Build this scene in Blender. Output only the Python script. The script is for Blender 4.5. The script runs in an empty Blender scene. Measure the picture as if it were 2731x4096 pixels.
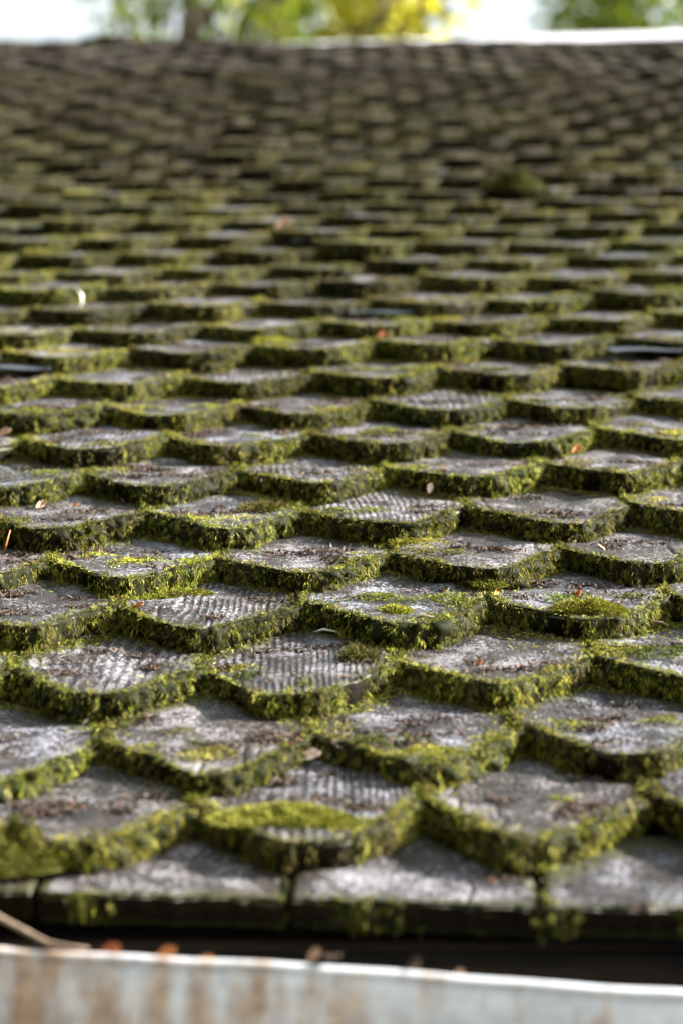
import bpy, math, random
import numpy as np
from mathutils import Matrix, Vector

random.seed(7)
RNG = np.random.default_rng(11)
R = math.radians
scene = bpy.context.scene
col = scene.collection

# ------------------------------------------------------------------ camera, sky, sun, exposure
PHI = R(38.0)            # pitch of the roof
THETA = R(18.847)        # camera axis below the roof plane
H_CAM = 0.4069           # camera above the roof plane
Z0 = 1.60                # height of the roof's local origin above the ground
def world(u, v, n):
    return Vector((u, v * math.cos(PHI) - n * math.sin(PHI), v * math.sin(PHI) + n * math.cos(PHI) + Z0))

cam_d = bpy.data.cameras.new('camera')
cam = bpy.data.objects.new('camera', cam_d)
col.objects.link(cam)
cam_d.sensor_fit = 'VERTICAL'
cam_d.sensor_height = 36.0
cam_d.sensor_width = 24.0
cam_d.lens = 70.0
cam_d.clip_start = 0.02
cam_d.clip_end = 2000.0
cam.location = world(0, 0, H_CAM)
cam.rotation_euler = (math.pi / 2 + PHI - THETA, 0, 0)
cam_d.dof.use_dof = True
cam_d.dof.focus_distance = 1.135
cam_d.dof.aperture_fstop = 6.3
scene.camera = cam

SUN_EL, SUN_AZ = R(26.0), R(-6.0)     # azimuth measured from +X, negative = towards the camera
sun_dir = Vector((math.cos(SUN_EL) * math.cos(SUN_AZ), math.cos(SUN_EL) * math.sin(SUN_AZ), math.sin(SUN_EL)))
w = bpy.data.worlds.new('World')
scene.world = w
w.use_nodes = True
nt = w.node_tree
nt.nodes.clear()
sky = nt.nodes.new('ShaderNodeTexSky')
sky.sky_type = 'NISHITA'
sky.sun_disc = False
sky.sun_elevation = SUN_EL
sky.sun_rotation = math.pi / 2 - SUN_AZ
sky.air_density = 2.5
sky.dust_density = 0.3
sky.ozone_density = 1.5
bg = nt.nodes.new('ShaderNodeBackground')
bg.inputs['Strength'].default_value = 0.07
wo = nt.nodes.new('ShaderNodeOutputWorld')
haze = nt.nodes.new('ShaderNodeHueSaturation')      # thin white cloud takes most of the blue out
haze.inputs['Saturation'].default_value = 0.36
nt.links.new(sky.outputs[0], haze.inputs['Color'])
nt.links.new(haze.outputs[0], bg.inputs[0])
nt.links.new(bg.outputs[0], wo.inputs[0])

sd = bpy.data.lights.new('sun', 'SUN')
sd.energy = 5.0
sd.angle = R(2.0)
sd.color = (1.0, 0.95, 0.86)
sun = bpy.data.objects.new('sun', sd)
col.objects.link(sun)
sun.rotation_euler = (-sun_dir).to_track_quat('-Z', 'Y').to_euler()
sun.location = (6, -2, 9)

vs = scene.view_settings
vs.view_transform = 'Standard'
vs.look = 'None'
vs.exposure = 2.45
vs.gamma = 1.0
vs.use_curve_mapping = False
scene.render.engine = 'CYCLES'
scene.cycles.use_denoising = True
scene.cycles.adaptive_threshold = 0.006
scene.cycles.max_bounces = 6
scene.cycles.transparent_max_bounces = 4

# ------------------------------------------------------------------ helpers
def tag(o, label, cat, group=None, kind=None):
    o['label'] = label
    o['category'] = cat
    if group: o['group'] = group
    if kind: o['kind'] = kind
    return o

def mesh_np(name, V, quads=None, tris=None, mats=(), qmat=None, tmat=None, smooth=False):
    quads = np.zeros((0, 4), int) if quads is None else np.asarray(quads, int)
    tris = np.zeros((0, 3), int) if tris is None else np.asarray(tris, int)
    me = bpy.data.meshes.new(name)
    V = np.asarray(V, np.float32)
    me.vertices.add(len(V))
    me.vertices.foreach_set('co', V.ravel())
    nl = quads.size + tris.size
    me.loops.add(nl)
    me.loops.foreach_set('vertex_index', np.concatenate([quads.ravel(), tris.ravel()]).astype(np.int32))
    nq, ntri = len(quads), len(tris)
    me.polygons.add(nq + ntri)
    starts = np.concatenate([np.arange(nq) * 4, nq * 4 + np.arange(ntri) * 3]).astype(np.int32)
    me.polygons.foreach_set('loop_start', starts)
    for m in mats: me.materials.append(m)
    mi = np.zeros(nq + ntri, np.int32)
    if qmat is not None: mi[:nq] = qmat
    if tmat is not None: mi[nq:] = tmat
    me.polygons.foreach_set('material_index', mi)
    me.polygons.foreach_set('use_smooth', np.full(nq + ntri, smooth, bool))
    me.update(calc_edges=True)
    me.validate()
    return me

def attr_f(me, name, data):
    a = me.attributes.new(name, 'FLOAT', 'POINT')
    a.data.foreach_set('value', np.asarray(data, np.float32))

def attr_c(me, name, rgb):
    a = me.color_attributes.new(name, 'FLOAT_COLOR', 'POINT')
    rgba = np.ones((len(rgb), 4), np.float32)
    rgba[:, :3] = rgb
    a.data.foreach_set('color', rgba.ravel())

def obj(name, me, parent=None):
    o = bpy.data.objects.new(name, me)
    col.objects.link(o)
    if parent is not None: o.parent = parent
    return o

def smooth_noise(seed, freqs, n=14):
    """sum of sines in 2-D, roughly -1..1; freqs = (lo, hi) cycles per metre"""
    r = np.random.default_rng(seed)
    ang = r.uniform(0, 2 * np.pi, n)
    fr = r.uniform(freqs[0], freqs[1], n) * 2 * np.pi
    ph = r.uniform(0, 2 * np.pi, n)
    kx, ky = np.cos(ang) * fr, np.sin(ang) * fr
    def fn(x, y):
        x = np.asarray(x, float); y = np.asarray(y, float)
        s = np.zeros(np.broadcast(x, y).shape)
        for a, b, c in zip(kx, ky, ph): s += np.sin(a * x + b * y + c)
        return s / math.sqrt(n / 2.0) / 1.6
    return fn

def norm(v):
    return v / np.maximum(np.linalg.norm(v, axis=-1, keepdims=True), 1e-9)

# ------------------------------------------------------------------ materials
def new_mat(name):
    m = bpy.data.materials.new(name)
    m.use_nodes = True
    n = m.node_tree
    b = n.nodes['Principled BSDF']
    return m, n, b

def N(nt, t, **kw):
    nd = nt.nodes.new(t)
    for k, v in kw.items(): setattr(nd, k, v)
    return nd

def ramp(nt, src, stops):
    r = nt.nodes.new('ShaderNodeValToRGB')
    e = r.color_ramp.elements
    while len(e) > 1: e.remove(e[-1])
    for i, (p, c) in enumerate(stops):
        el = e[0] if i == 0 else e.new(p)
        el.position = p
        el.color = (*c, 1) if len(c) == 3 else c
    nt.links.new(src, r.inputs[0])
    return r

def mixc(nt, fac, a, b, mode='MIX'):
    m = nt.nodes.new('ShaderNodeMix')
    m.data_type = 'RGBA'; m.blend_type = mode
    L = nt.links
    for s, val in ((m.inputs[0], fac), (m.inputs[6], a), (m.inputs[7], b)):
        if isinstance(val, (int, float)): s.default_value = val
        elif isinstance(val, tuple): s.default_value = (*val, 1)
        else: L.new(val, s)
    return m.outputs[2]

def math_n(nt, op, a, b=0.0, clamp=False):
    m = nt.nodes.new('ShaderNodeMath'); m.operation = op; m.use_clamp = clamp
    for s, val in ((m.inputs[0], a), (m.inputs[1], b)):
        if isinstance(val, (int, float)): s.default_value = val
        else: nt.links.new(val, s)
    return m.outputs[0]

def noise(nt, vec, scale, detail=4, rough=0.55, dist=0.0):
    t = nt.nodes.new('ShaderNodeTexNoise')
    t.inputs['Scale'].default_value = scale
    t.inputs['Detail'].default_value = detail
    t.inputs['Roughness'].default_value = rough
    t.inputs['Distortion'].default_value = dist
    if vec is not None: nt.links.new(vec, t.inputs['Vector'])
    return t.outputs[0]

def seeded_coords(nt, stretch=(1, 1, 1)):
    tc = nt.nodes.new('ShaderNodeTexCoord')
    oi = nt.nodes.new('ShaderNodeObjectInfo')
    mul = nt.nodes.new('ShaderNodeVectorMath'); mul.operation = 'MULTIPLY'
    nt.links.new(tc.outputs['Object'], mul.inputs[0]); mul.inputs[1].default_value = stretch
    add = nt.nodes.new('ShaderNodeVectorMath'); add.operation = 'ADD'
    sc = math_n(nt, 'MULTIPLY', oi.outputs['Random'], 37.0)
    nt.links.new(mul.outputs[0], add.inputs[0]); nt.links.new(sc, add.inputs[1])
    return add.outputs[0], oi.outputs['Random']

def make_wood():
    m, nt, b = new_mat('weathered_wood')
    L = nt.links
    vec, rnd = seeded_coords(nt)
    vecs, _ = seeded_coords(nt, (1, 0.18, 1))
    ph = N(nt, 'ShaderNodeAttribute', attribute_name='phase').outputs['Fac']
    fd = N(nt, 'ShaderNodeAttribute', attribute_name='fade').outputs['Fac']
    g0 = math_n(nt, 'MULTIPLY', math_n(nt, 'MULTIPLY', math_n(nt, 'SINE', math_n(nt, 'ADD', ph, math_n(nt, 'MULTIPLY', noise(nt, vecs, 160, 2), 2.2))), fd), 0.5)
    g = math_n(nt, 'ADD', g0, 0.5)
    edge = N(nt, 'ShaderNodeAttribute', attribute_name='edge').outputs['Fac']
    fib = noise(nt, vecs, 900, 3, 0.7)
    mid = noise(nt, vec, 150, 4, 0.65, 0.6)
    big = noise(nt, vec, 38, 3, 0.6)
    speck = noise(nt, vec, 520, 2, 0.6)
    v = math_n(nt, 'MULTIPLY', g, 0.34)
    v = math_n(nt, 'ADD', v, math_n(nt, 'MULTIPLY', fib, 0.55))
    v = math_n(nt, 'ADD', v, math_n(nt, 'MULTIPLY', mid, 0.66))
    v = math_n(nt, 'SUBTRACT', v, 0.305)
    base = ramp(nt, v, [(0.30, (0.0035, 0.0028, 0.0026)), (0.43, (0.016, 0.0135, 0.013)), (0.55, (0.046, 0.041, 0.042)), (0.70, (0.23, 0.235, 0.26))]).outputs[0]
    # brown stain and pale lichen, each with a shape of its own
    stain = ramp(nt, noise(nt, vec, 60, 5, 0.7, 1.0), [(0.47, (0, 0, 0)), (0.58, (1, 1, 1))]).outputs[0]
    c = mixc(nt, math_n(nt, 'MULTIPLY', stain, 0.72), base, (0.034, 0.023, 0.017))
    lich = math_n(nt, 'ADD', math_n(nt, 'MULTIPLY', speck, 0.6), math_n(nt, 'MULTIPLY', big, 0.55))
    lm = ramp(nt, lich, [(0.605, (0, 0, 0)), (0.65, (1, 1, 1))]).outputs[0]
    c = mixc(nt, math_n(nt, 'MULTIPLY', lm, 0.75), c, (0.34, 0.355, 0.405))
    # green film creeping in from the edges
    al = math_n(nt, 'SUBTRACT', math_n(nt, 'ADD', math_n(nt, 'MULTIPLY', mid, 0.9), math_n(nt, 'MULTIPLY', edge, 0.75)), 0.86)
    al = math_n(nt, 'MULTIPLY', al, 3.2, True)
    c = mixc(nt, math_n(nt, 'MULTIPLY', al, 0.85), c, (0.050, 0.056, 0.010))
    hue = ramp(nt, rnd, [(0.0, (1.0, 0.98, 1.06)), (0.5, (1.03, 0.98, 1.0)), (1.0, (1.04, 0.93, 0.86))]).outputs[0]
    val = math_n(nt, 'ADD', math_n(nt, 'MULTIPLY', math_n(nt, 'FRACT', math_n(nt, 'MULTIPLY', rnd, 7.31)), 0.40), 0.50)
    c = mixc(nt, 1.0, c, hue, 'MULTIPLY')
    hs = N(nt, 'ShaderNodeHueSaturation'); L.new(c, hs.inputs['Color']); L.new(val, hs.inputs['Value'])
    L.new(hs.outputs[0], b.inputs['Base Color'])
    L.new(ramp(nt, mid, [(0.3, (0.42, 0.42, 0.42)), (0.7, (0.72, 0.72, 0.72))]).outputs[0], b.inputs['Roughness'])
    b.inputs['Specular IOR Level'].default_value = 0.55
    bp = N(nt, 'ShaderNodeBump')
    bp.inputs['Strength'].default_value = 0.9
    bp.inputs['Distance'].default_value = 0.0011
    hgt = math_n(nt, 'ADD', math_n(nt, 'ADD', math_n(nt, 'MULTIPLY', fib, 0.5), mid), math_n(nt, 'MULTIPLY', g, 0.5))
    L.new(hgt, bp.inputs['Height']); L.new(bp.outputs[0], b.inputs['Normal'])
    return m

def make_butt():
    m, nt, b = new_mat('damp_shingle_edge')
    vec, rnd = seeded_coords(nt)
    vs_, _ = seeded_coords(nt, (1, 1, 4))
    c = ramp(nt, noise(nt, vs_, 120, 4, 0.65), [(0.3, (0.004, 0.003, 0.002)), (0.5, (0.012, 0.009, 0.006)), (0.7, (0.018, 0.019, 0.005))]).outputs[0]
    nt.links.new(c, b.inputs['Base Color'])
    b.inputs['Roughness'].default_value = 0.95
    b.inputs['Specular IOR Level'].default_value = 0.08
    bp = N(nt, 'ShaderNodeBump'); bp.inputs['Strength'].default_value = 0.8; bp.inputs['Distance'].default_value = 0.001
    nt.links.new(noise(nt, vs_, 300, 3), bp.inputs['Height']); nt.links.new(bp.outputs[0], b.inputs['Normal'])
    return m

def make_moss():
    m, nt, b = new_mat('moss')
    L = nt.links
    ca = N(nt, 'ShaderNodeVertexColor', layer_name='tint').outputs['Color']
    dry = N(nt, 'ShaderNodeAttribute', attribute_type='OBJECT', attribute_name='dryness').outputs['Fac']
    oi = N(nt, 'ShaderNodeObjectInfo')
    tc = N(nt, 'ShaderNodeTexCoord')
    # dry moss is taupe
    bw = N(nt, 'ShaderNodeRGBToBW'); L.new(ca, bw.inputs[0])
    taupe = mixc(nt, 1.0, bw.outputs[0], (0.56, 0.44, 0.365), 'MULTIPLY')
    patch = noise(nt, tc.outputs['Object'], 45, 2)
    d = math_n(nt, 'MULTIPLY', dry, math_n(nt, 'ADD', math_n(nt, 'MULTIPLY', patch, 1.2), 0.45), True)
    c = mixc(nt, d, ca, taupe)
    hs = N(nt, 'ShaderNodeHueSaturation')
    L.new(math_n(nt, 'ADD', math_n(nt, 'MULTIPLY', oi.outputs['Random'], 0.02), 0.489), hs.inputs['Hue'])
    L.new(math_n(nt, 'ADD', math_n(nt, 'MULTIPLY', math_n(nt, 'FRACT', math_n(nt, 'MULTIPLY', oi.outputs['Random'], 5.7)), 0.65), 0.62), hs.inputs['Value'])
    L.new(c, hs.inputs['Color'])
    L.new(hs.outputs[0], b.inputs['Base Color'])
    b.inputs['Roughness'].default_value = 0.7
    b.inputs['Specular IOR Level'].default_value = 0.10
    tr = N(nt, 'ShaderNodeBsdfTranslucent'); L.new(hs.outputs[0], tr.inputs['Color'])
    mx = N(nt, 'ShaderNodeMixShader'); mx.inputs[0].default_value = 0.10
    L.new(b.outputs[0], mx.inputs[1]); L.new(tr.outputs[0], mx.inputs[2])
    L.new(mx.outputs[0], nt.nodes['Material Output'].inputs['Surface'])
    return m

def make_simple(name, c1, c2, scale, rough=0.7, metallic=0.0, spec=0.4, bump=0.0, detail=4):
    m, nt, b = new_mat(name)
    tc = N(nt, 'ShaderNodeTexCoord')
    nz = noise(nt, tc.outputs['Object'], scale, detail, 0.6)
    nt.links.new(ramp(nt, nz, [(0.3, c1), (0.7, c2)]).outputs[0], b.inputs['Base Color'])
    b.inputs['Roughness'].default_value = rough
    b.inputs['Metallic'].default_value = metallic
    b.inputs['Specular IOR Level'].default_value = spec
    if bump:
        bp = N(nt, 'ShaderNodeBump'); bp.inputs['Strength'].default_value = 0.6; bp.inputs['Distance'].default_value = bump
        nt.links.new(nz, bp.inputs['Height']); nt.links.new(bp.outputs[0], b.inputs['Normal'])
    return m

def make_gutter_paint():
    m, nt, b = new_mat('rust_stained_white_paint')
    L = nt.links
    tc = N(nt, 'ShaderNodeTexCoord')
    sep = N(nt, 'ShaderNodeSeparateXYZ'); L.new(tc.outputs['Object'], sep.inputs[0])
    mp = N(nt, 'ShaderNodeMapping'); mp.inputs['Scale'].default_value = (1, 1, 0.28)
    L.new(tc.outputs['Object'], mp.inputs[0])
    run = noise(nt, mp.outputs[0], 62, 3, 0.55)
    mp2 = N(nt, 'ShaderNodeMapping'); mp2.inputs['Scale'].default_value = (0.3, 1, 1.6)
    L.new(tc.outputs['Object'], mp2.inputs[0])
    band = noise(nt, mp2.outputs[0], 30, 4, 0.6)
    fine = noise(nt, tc.outputs['Object'], 160, 4, 0.6)
    # more rust towards the drained-dry left end
    left = math_n(nt, 'MULTIPLY', sep.outputs[0], -0.85)
    r = math_n(nt, 'ADD', math_n(nt, 'ADD', math_n(nt, 'MULTIPLY', run, 0.80), math_n(nt, 'MULTIPLY', band, 0.30)), left)
    rust = ramp(nt, r, [(0.53, (0, 0, 0)), (0.72, (1, 1, 1))]).outputs[0]
    white = ramp(nt, fine, [(0.3, (0.58, 0.62, 0.70)), (0.7, (0.74, 0.78, 0.85))]).outputs[0]
    grime = ramp(nt, band, [(0.40, (0.55, 0.55, 0.53)), (0.58, (1, 1, 1))]).outputs[0]
    white = mixc(nt, 0.8, white, grime, 'MULTIPLY')
    rc = ramp(nt, fine, [(0.3, (0.20, 0.085, 0.022)), (0.7, (0.44, 0.27, 0.11))]).outputs[0]
    c = mixc(nt, math_n(nt, 'MULTIPLY', rust, 0.78), white, rc)
    L.new(c, b.inputs['Base Color'])
    b.inputs['Roughness'].default_value = 0.5
    bp = N(nt, 'ShaderNodeBump'); bp.inputs['Strength'].default_value = 0.5; bp.inputs['Distance'].default_value = 0.0006
    L.new(fine, bp.inputs['Height']); L.new(bp.outputs[0], b.inputs['Normal'])
    return m

def make_leaf(name, c1, c2, trans):
    m, nt, b = new_mat(name)
    L = nt.links
    geo = N(nt, 'ShaderNodeNewGeometry')
    c = ramp(nt, geo.outputs['Random Per Island'], [(0.0, c1), (1.0, c2)]).outputs[0]
    L.new(c, b.inputs['Base Color'])
    b.inputs['Roughness'].default_value = 0.45
    tr = N(nt, 'ShaderNodeBsdfTranslucent'); L.new(mixc(nt, 1.0, c, (1.5, 1.4, 0.35), 'MULTIPLY'), tr.inputs['Color'])
    mx = N(nt, 'ShaderNodeMixShader'); mx.inputs[0].default_value = trans
    L.new(b.outputs[0], mx.inputs[1]); L.new(tr.outputs[0], mx.inputs[2])
    L.new(mx.outputs[0], nt.nodes['Material Output'].inputs['Surface'])
    return m

M_WOOD, M_BUTT, M_MOSS = make_wood(), make_butt(), make_moss()
M_DECK = make_simple('dark_underlay', (0.006, 0.005, 0.0045), (0.015, 0.013, 0.011), 40, 0.9)
M_FASCIA = make_simple('dark_stained_board', (0.010, 0.006, 0.0045), (0.028, 0.018, 0.012), 60, 0.8, bump=0.001)
M_GUT = make_gutter_paint()
M_CAP = make_simple('pale_ridge_metal', (0.60, 0.61, 0.66), (0.72, 0.73, 0.77), 8, 0.45)
M_PATCH = make_simple('blue_grey_sheet', (0.018, 0.022, 0.030), (0.045, 0.053, 0.068), 90, 0.42, spec=0.6)
M_BARK = make_simple('bark', (0.05, 0.038, 0.028), (0.13, 0.10, 0.075), 18, 0.9, bump=0.01)
M_GRASSG = make_simple('gravel_ground', (0.06, 0.058, 0.052), (0.13, 0.125, 0.115), 2.5, 0.9)
M_LITTER, _nt, _b = new_mat('brown_litter')
_nt.links.new(N(_nt, 'ShaderNodeVertexColor', layer_name='tint').outputs['Color'], _b.inputs['Base Color'])
_b.inputs['Roughness'].default_value = 0.75
M_DEAD = {
    'orange': make_simple('dry_leaf_orange', (0.42, 0.13, 0.035), (0.58, 0.27, 0.09), 260, 0.55),
    'tan': make_simple('dry_leaf_tan', (0.36, 0.20, 0.12), (0.52, 0.36, 0.24), 260, 0.6),
    'pink': make_simple('faded_petal', (0.55, 0.36, 0.30), (0.70, 0.55, 0.48), 260, 0.6),
    'red': make_simple('red_brown_bud', (0.30, 0.07, 0.03), (0.46, 0.16, 0.06), 260, 0.5),
    'brown': make_simple('dark_leaf', (0.05, 0.032, 0.022), (0.13, 0.085, 0.055), 260, 0.6),
    'white': make_simple('bleached_fibre', (0.62, 0.64, 0.60), (0.74, 0.76, 0.70), 260, 0.5),
    'twig': make_simple('thin_twig_bark', (0.15, 0.10, 0.07), (0.30, 0.22, 0.16), 260, 0.8),
}

# ------------------------------------------------------------------ ground (below the roof, out of the frame)
gm = mesh_np('ground', [(-600, -600, 0), (600, -600, 0), (600, 600, 0), (-600, 600, 0)], [(0, 1, 2, 3)], mats=[M_GRASSG])
g = obj('ground', gm); g['kind'] = 'structure'

# ------------------------------------------------------------------ the roof
E_ROW = 0.0833           # exposure of one course
PITCH = 0.1015           # width of one shingle with its gap
S_TIP = 0.0475           # depth of the pointed butt below the shoulders
TAN_T = 0.152            # tilt of a shingle against the roof plane
THICK = 0.0136
V_FIRST = 0.7903
N_ROWS = 41
V_RIDGE = V_FIRST + E_ROW * (N_ROWS + 0.25)
GRAV = np.array([0.0, -math.sin(PHI), -math.cos(PHI)])

roof = bpy.data.objects.new('shingle_roof', None)
col.objects.link(roof)
roof.location = (0, 0, Z0)
roof.rotation_euler = (PHI, 0, 0)
tag(roof, 'old wooden roof of pointed grey shingles edged with green moss', 'roof', kind='thing')

def topn(x, v):
    return -TAN_T * v

# ---- outline of one shingle: lower edge as a function of x
def make_outline(r, wd, straight=False):
    hw = wd / 2
    if straight:
        a, b2 = r.uniform(-0.002, 0.002, 2)
        pts = [(-hw, a), (0, (a + b2) / 2 + r.uniform(-.001, .001)), (hw, b2)]
    else:
        fl = r.uniform(0.008, 0.032)
        cx = r.uniform(-0.007, 0.007)
        s1 = S_TIP + r.uniform(-0.005, 0.004)
        s2 = s1 + r.uniform(-0.003, 0.003)
        jl, jr = r.uniform(-0.003, 0.005, 2)
        bow = r.uniform(-0.003, 0.005, 2)
        pts = [(-hw, jl + 0.004), (-hw + 0.004, jl - 0.001)]
        x0, y0 = pts[-1]; x1, y1 = cx - fl / 2, -s1
        pts.append(((x0 + x1) / 2, (y0 + y1) / 2 - bow[0]))
        pts += [(x1, y1), (cx + fl / 2, -s2)]
        x0, y0 = pts[-1]; x1, y1 = hw - 0.004, jr - 0.001
        pts.append(((x0 + x1) / 2, (y0 + y1) / 2 - bow[1]))
        pts += [(x1, y1), (hw, jr + 0.004)]
    return np.array(pts)

def lower_edge(pts, x, wob):
    y = np.interp(x, pts[:, 0], pts[:, 1])
    # soften the corners a little
    d = 0.0025
    y = (y + np.interp(x - d, pts[:, 0], pts[:, 1]) + np.interp(x + d, pts[:, 0], pts[:, 1])) / 3
    return y + wob(x, 0 * x) * 0.0007

def shingle_mesh(name, seed, wd, hi=True, straight=False):
    r = np.random.default_rng(seed)
    pts = make_outline(r, wd, straight)
    wob = smooth_noise(seed + 1, (40, 200))
    nx, nv = (100, 34) if hi else (18, 6)
    ltop = 0.088
    hw = wd / 2
    xs = np.linspace(-hw, hw, nx)
    yl = lower_edge(pts, xs, wob)
    tv = np.linspace(0, 1, nv) ** 1.25
    X = np.repeat(xs[:, None], nv, 1)
    Vv = yl[:, None] + tv[None, :] * (ltop - yl[:, None])
    # growth rings
    style = r.uniform()
    wx = smooth_noise(seed + 2, (3, 14))
    if style < 0.55:
        tilt = r.normal(0, 0.10)
        rad = X + tilt * Vv + 0.006 * wx(X, Vv * 0.3)
    else:
        x0, v0 = r.uniform(-0.03, 0.03), r.uniform(-0.09, 0.05)
        rad = np.sqrt((X - x0) ** 2 + ((Vv - v0) * r.uniform(0.22, 0.5)) ** 2) + 0.004 * wx(X, Vv * 0.4)
    fq = r.uniform(110, 300)
    bold = r.uniform() < 0.12
    GF = r.uniform(0.05, 0.42)
    w2 = smooth_noise(seed + 3, (20, 70)); w3 = smooth_noise(seed + 4, (15, 60))
    ph = rad * fq * 2 * np.pi + 2.2 * wx(X * 1.7 + 3, Vv * 0.2) + (0.9 if bold else 1.6) * w2(X, Vv * 0.35)
    grain = (0.5 + 0.5 * np.sin(ph))
    grain = grain ** r.uniform(0.7, 1.6)
    fade = np.clip(0.55 + 0.6 * w3(X, Vv * 0.5), 0, 1) if not bold else np.clip(0.85 + 0.4 * w3(X, Vv * 0.5), 0.2, 1)
    grain = 0.5 + (grain - 0.5) * fade * (1.0 if bold else 0.65)
    amp = (0.0006 if fq < 170 else 0.0003) if bold else 0.00015
    cup = r.normal(0, 0.0012)
    lump = smooth_noise(seed + 5, (10, 45))
    Z = topn(X, Vv) + amp * (grain - 0.5) + cup * ((X / hw) ** 2 - 0.4) + 0.0007 * lump(X, Vv)
    for _ in range(r.poisson(0.7)):                                  # splits along the grain
        xc = r.uniform(-0.4, 0.4) * wd
        ln = r.uniform(0.02, 0.06)
        cut = np.clip((yl[:, None] + ln - Vv) / 0.01, 0, 1)
        Z -= 0.0016 * np.exp(-((X - xc - 0.0015 * w2(Vv, Vv * 0)) / 0.0008) ** 2) * cut
    edge_d = np.minimum((Vv - yl[:, None]) * 0.75, hw - np.abs(X))
    Z -= 0.0018 * np.exp(-np.maximum(edge_d, 0) / 0.0015)
    up = np.interp(np.abs(X), [0, hw], [E_ROW, E_ROW - S_TIP])     # where the course above begins
    edge_up = np.maximum(up - Vv, 0)
    edgef = np.maximum(np.clip(1 - edge_d / 0.014, 0, 1), np.clip(1.35 - edge_up / 0.022, 0, 1.2))
    V = np.stack([X, Vv, Z], -1).reshape(-1, 3)
    idx = np.arange(nx * nv).reshape(nx, nv)
    q = np.stack([idx[:-1, :-1], idx[1:, :-1], idx[1:, 1:], idx[:-1, 1:]], -1).reshape(-1, 4)
    loop = np.concatenate([idx[:, 0], idx[-1, 1:], idx[-2::-1, -1], idx[0, -2:0:-1]])
    nb = len(V)
    under = V[loop].copy()
    t = THICK * r.uniform(0.88, 1.1)
    under[:, 2] = topn(under[:, 0], under[:, 1]) - t * np.interp(under[:, 1], [-0.06, 0.088], [1.0, 0.45])
    top2 = V[loop].copy(); top2[:, 2] -= 0.0002
    allV = np.concatenate([V, top2, under])
    k = len(loop); a = nb + np.arange(k); b2 = np.roll(a, -1)
    side = np.stack([b2, a, a + k, b2 + k], -1)
    # underside: strip between lower and upper edge (the back row is implied)
    lowi = nb + k + np.arange(nx)
    upi = nb + k + (nx + nv - 2) + np.arange(nx)[::-1]
    bott = np.stack([lowi[:-1], upi[:-1], upi[1:], lowi[1:]], -1)
    Q = np.concatenate([q, side, bott])
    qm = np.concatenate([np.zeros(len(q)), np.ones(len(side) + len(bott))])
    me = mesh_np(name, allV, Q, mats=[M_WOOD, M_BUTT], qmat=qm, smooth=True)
    ex = np.zeros(2 * k)
    attr_f(me, 'phase', np.concatenate([ph.ravel(), ex])); attr_f(me, 'fade', np.concatenate([(fade * (1.0 if bold else GF)).ravel(), ex]))
    attr_f(me, 'edge', np.concatenate([edgef.ravel(), ex]))
    me['pts'] = 0
    return me, pts, wob, ltop

MOSS_C = np.array([[0.200, 0.188, 0.028], [0.128, 0.140, 0.016], [0.240, 0.216, 0.048], [0.072, 0.088, 0.011], [0.120, 0.088, 0.042], [0.30, 0.265, 0.09]]) * np.array([1.28, 1.32, 1.15])
MOSS_P = np.array([0.34, 0.29, 0.15, 0.13, 0.04, 0.05])

def strands(r, root, dirs, length, width, colr, grav=0.8):
    """curved tapered blades; returns verts, quads, tris, colours"""
    n = len(root)
    d0 = norm(dirs)
    d1 = norm(d0 + GRAV * grav + r.normal(0, 0.25, (n, 3)))
    p1 = root + d0 * length[:, None] * 0.5
    p2 = p1 + d1 * length[:, None] * 0.5
    wv = norm(np.cross(d0, r.normal(0, 1, (n, 3)))) * width[:, None] * 0.5
    V = np.stack([root - wv, root + wv, p1 - wv * 0.85, p1 + wv * 0.85, p2], 1).reshape(-1, 3)
    b = np.arange(n) * 5
    Q = np.stack([b, b + 1, b + 3, b + 2], -1)
    T = np.stack([b + 2, b + 3, b + 4], -1)
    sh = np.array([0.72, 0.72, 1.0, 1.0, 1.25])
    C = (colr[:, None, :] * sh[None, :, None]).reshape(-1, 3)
    return V, Q, T, C

def pick_cols(r, n):
    c = MOSS_C[r.choice(len(MOSS_C), n, p=MOSS_P)]
    return c * r.uniform(0.55, 1.35, (n, 1))

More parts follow.
